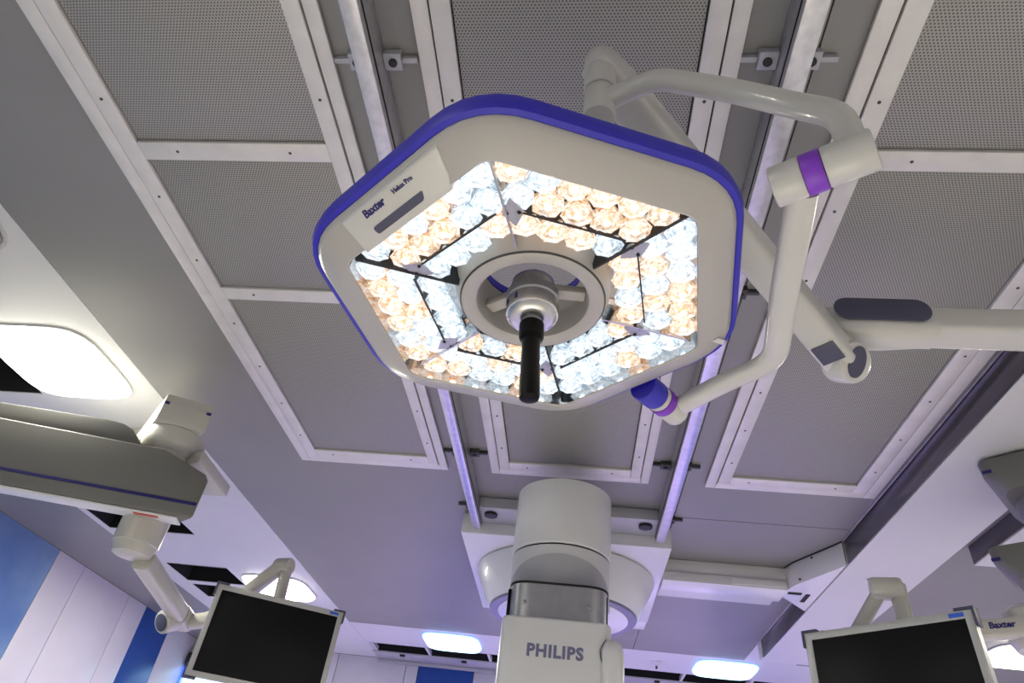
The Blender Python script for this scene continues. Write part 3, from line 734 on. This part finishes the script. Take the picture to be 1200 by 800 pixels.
# monitor spring arm below the bearing
q0, q1 = V(-1.640, 2.38, .765), V(-1.715, 2.92, .705)
dd = (q1 - q0).normalized()
obj('monitor_arm', sweep([q0, q0 + dd * .02, q0.lerp(q1, .5), q1 - dd * .05], .070, .075, (0, 0, 1), 24, 4), M['pend'], pend)
obj('arm_joint', sweep([q1 - dd * .048, q1 - dd * .04, q1, q1 + dd * .05], .078, .082, (0, 0, 1), 24, 4), M['pend'], pend)
obj('elbow_disc', cyl(q1 + V(-.01, -.02, -.01), q1 + V(-.035, -.08, -.045), .048, 32, .006), M['pend'], pend)
obj('elbow_cap', cyl(q1 + V(-.0353, -.0805, -.0453), q1 + V(-.037, -.084, -.0475), .036, 28, .001), M['cap'], pend, label='dark slate disc')
q2 = V(-1.385, 3.02, 1.0)
obj('riser_arm', sweep(round_path([q1 + V(.03, .02, -.01), q1 + V(.12, .045, .02), q2 + V(-.015, 0, -.01)], .05), .062, .062, (0, -1, 0), 20, 3), M['pend'], pend)
obj('riser_knuckle', cyl(q2 + V(-.035, .01, 0), q2 + V(.045, -.01, 0), .038, 28, .008), M['pend'], pend)
obj('monitor_stem', cyl(q2 + V(.025, -.005, -.01), V(-1.345, 3.03, .70), .027, 24), M['pend'], pend)
obj('mount_plate', bx(-.05, .05, -.012, .0, -.05, .05, .003, T=basis((-1.323, 2.992, .70), V(.49, .271, 0), V(-.271, .49, 0), (0, 0, 1))), M['cap'], pend)

# ================================================================== MONITORS
def monitor(label, A, B, h, th, corner_label, screenlab=None):
    """A, B upper corners of the face; th = depth"""
    A, B = V(A), V(B); u = (B - A).normalized(); wdt = (B - A).length; nrm = V(u.y, -u.x, 0)   # towards the viewer
    T = basis(A, u, (0, 0, 1), nrm)
    t = thing('monitor', label, 'monitor', (A + B) / 2 + V(0, 0, -h))
    obj('case', bx(.003, wdt - .003, -h + .003, -.003, -th, -.0175, .012, T=T), M['monframe'], t)
    bw = .022
    bm = bmesh.new(); o = [V(0, 0), V(wdt, 0), V(wdt, -h), V(0, -h)]; i = [V(bw, -bw), V(wdt - bw, -bw), V(wdt - bw, -h + bw), V(bw, -h + bw)]
    loft(bm, [[V(p.x, p.y, -.017) for p in o], [V(p.x, p.y, .0) for p in o], [V(p.x, p.y, .0) for p in i], [V(p.x, p.y, -.017) for p in i], [V(p.x, p.y, -.017) for p in o]], cap=False)
    finish(bm, .002); bm.transform(T); obj('bezel', bm, M['monframe'], t)
    obj('screen', bx(bw + .0005, wdt - bw - .0005, -h + bw + .0005, -bw - .0005, -.012, -.004, .0005, T=T), M['glass'], t, label='black switched-off screen')
    for k, (x, y) in enumerate(((0, 0), (wdt, 0), (wdt, -h), (0, -h))):
        sx = 1 if x == 0 else -1; sy = -1 if y == 0 else 1
        bm = bmesh.new()
        pts = [V(x - sx * .008, y - sy * .008), V(x + sx * .045, y - sy * .008), V(x + sx * .045, y - sy * .0005), V(x - sx * .0005, y - sy * .0005), V(x - sx * .0005, y + sy * .045), V(x - sx * .008, y + sy * .045)]
        loft(bm, [[V(p.x, p.y, z) for p in pts] for z in (-.03, .003)]); finish(bm, .0015); bm.transform(T)
        obj('corner_guard', bm, M['cap'], t)
    obj('blue_sticker', bx(wdt - .062, wdt - .022, -.017, -.006, .0003, .0012, T=T), M['bluelabel'], t, label='small blue label')
    return t
monitor('black monitor with silver bezel hanging from the left pendant', (-1.540, 2.797, .831), (-1.050, 3.068, .831), .365, .05, '')
monitor('black monitor with silver bezel at the lower right, below a white elbow', (.752, 2.338, .707), (1.104, 1.978, .707), .33, .05, '')

# ================================================================== RIGHT PENDANT
ar = V(1.93, 2.69, 0)
rp = thing('ceiling_pendant', 'cream stacked pendant with drums and lettered arm at the right edge', 'ceiling pendant', (ar.x, ar.y, 1.4))
rd = V(.759, -.651, 0).normalized(); rs = V(.651, .759, 0).normalized()
def hull(o, z0, z1, L=.62, W=.50):
    T = basis(o, rd, rs, (0, 0, 1))
    r0 = [V(p.x, p.y, z1) for p in rpoly([V(0, 0), V(L, 0), V(L, W), V(0, W)], .05, 5)]
    r2 = [V(p.x, p.y, (z0 + z1) / 2 + .01) for p in rpoly([V(.004, .002), V(L, .002), V(L, W), V(.004, W)], .05, 5)]
    r1 = [V(p.x, p.y, z0) for p in rpoly([V(.045, .012), V(L - .03, .012), V(L - .03, W - .02), V(.045, W - .02)], .09, 5)]
    bm = bmesh.new(); loft(bm, [r0, r2, r1]); finish(bm, .004); bm.transform(T); return bm
H1, H2 = V(1.500, 2.358, 0), V(1.478, 2.440, 0)
obj('upper_head', hull(H1, 1.285, 1.41), M['pendgrey'], rp)
obj('blue_mark', bx(.014, .044, -.0028, .0012, 1.352, 1.364, T=basis(H1, rd, rs, (0, 0, 1))), M['navy'], rp)
c1 = H1 + rd * .26 + rs * .23
obj('upper_drum', lathe([(.13, 1.165), (.17, 1.18), (.20, 1.215), (.215, 1.284)], Matrix.Translation((c1.x, c1.y, 0)), 48), M['pendgrey'], rp)
obj('drum_pin', cyl((c1.x - .130, c1.y - .160, 1.262), (c1.x - .136, c1.y - .168, 1.260), .007, 12, .001), M['screw'], rp)
obj('middle_neck', lathe([(.125, 1.101), (.125, 1.164)], Matrix.Translation((c1.x, c1.y, 0)), 40), M['pendgrey'], rp)
obj('lower_head', hull(H2, .985, 1.10), M['pendgrey'], rp)
obj('blue_mark', bx(.008, .036, -.0028, .0012, 1.046, 1.058, T=basis(H2, rd, rs, (0, 0, 1))), M['navy'], rp)
c2 = H2 + rd * .255 + rs * .23
obj('lower_drum', lathe([(.10, .885), (.15, .90), (.205, .94), (.22, .984)], Matrix.Translation((c2.x, c2.y, 0)), 48), M['pend'], rp)
c3 = V(1.560, 2.43, 0)
obj('arm_bearing', lathe([(.06, .74), (.085, .75), (.10, .78), (.10, .865), (.08, .884)], Matrix.Translation((c3.x, c3.y, 0)), 40), M['pend'], rp)
ta, tb = V(1.13, 2.62, .800), V(1.50, 2.38, .808)
obj('monitor_arm', sweep([ta, ta.lerp(tb, .5), tb], .065, .062, (0, 0, 1), 24, 5), M['pend'], rp)
td = (tb - ta).normalized(); tn = V(td.y, -td.x, 0)
if tn.y > 0: tn = -tn
o3 = ta.lerp(tb, .83) + tn * .0332 + V(0, 0, .004)
obj('lettering', text_bm('Baxter', .028, basis(o3, td, (0, 0, 1), tn), .0005, .0010), M['navy'], rp, label='dark blue letters Baxter')
k0 = V(1.007, 2.240, .842)
obj('riser_link', sweep([V(1.15, 2.60, .79), V(1.0, 2.52, .68), V(.915, 2.40, .62)], .05, .05, (0, 0, 1), 16, 3), M['pend'], rp)
obj('riser_arm', sweep([V(.905, 2.40, .62), V(.930, 2.345, .735), k0 + V(-.02, 0, -.005)], .044, .044, (0, -1, 0), 20, 2.6), M['pend'], rp)
obj('riser_knuckle', cyl(k0 + V(-.048, .012, 0), k0 + V(.045, -.01, 0), .036, 28, .010), M['pend'], rp)
obj('monitor_stem', cyl(k0 + V(.032, -.005, .015), V(1.040, 2.245, .60), .026, 24), M['pend'], rp)
obj('mount_plate', bx(-.05, .05, -.012, .0, -.05, .05, .003, T=basis((1.003, 2.212, .60), (.391, -.4, 0), (.4, .391, 0), (0, 0, 1))), M['cap'], rp)
obj('ceiling_column', cyl((c1.x, c1.y, 1.411), (c1.x, c1.y, 1.420), .12), M['pendgrey'], rp)

# ================================================================== FAR LEFT CORNER: lit wall panel
t = thing('wall_light', 'small blue and white lit panel on the far wall behind the left monitor', 'wall light', (-3.75, 7.18, 1.2))
obj('light_housing', bx(-3.96, -3.70, 7.12, 7.198, 1.27, 1.40, .006), M['blackmatte'], t)
obj('lit_panel', bx(-3.93, -3.30, 7.15, 7.198, 1.12, 1.26, .01), M['litblue'], t)
obj('lit_edge', bx(-3.965, -3.935, 7.15, 7.198, 1.05, 1.268, .01), M['litblue_edge'], t)
print('lenses', cnt)
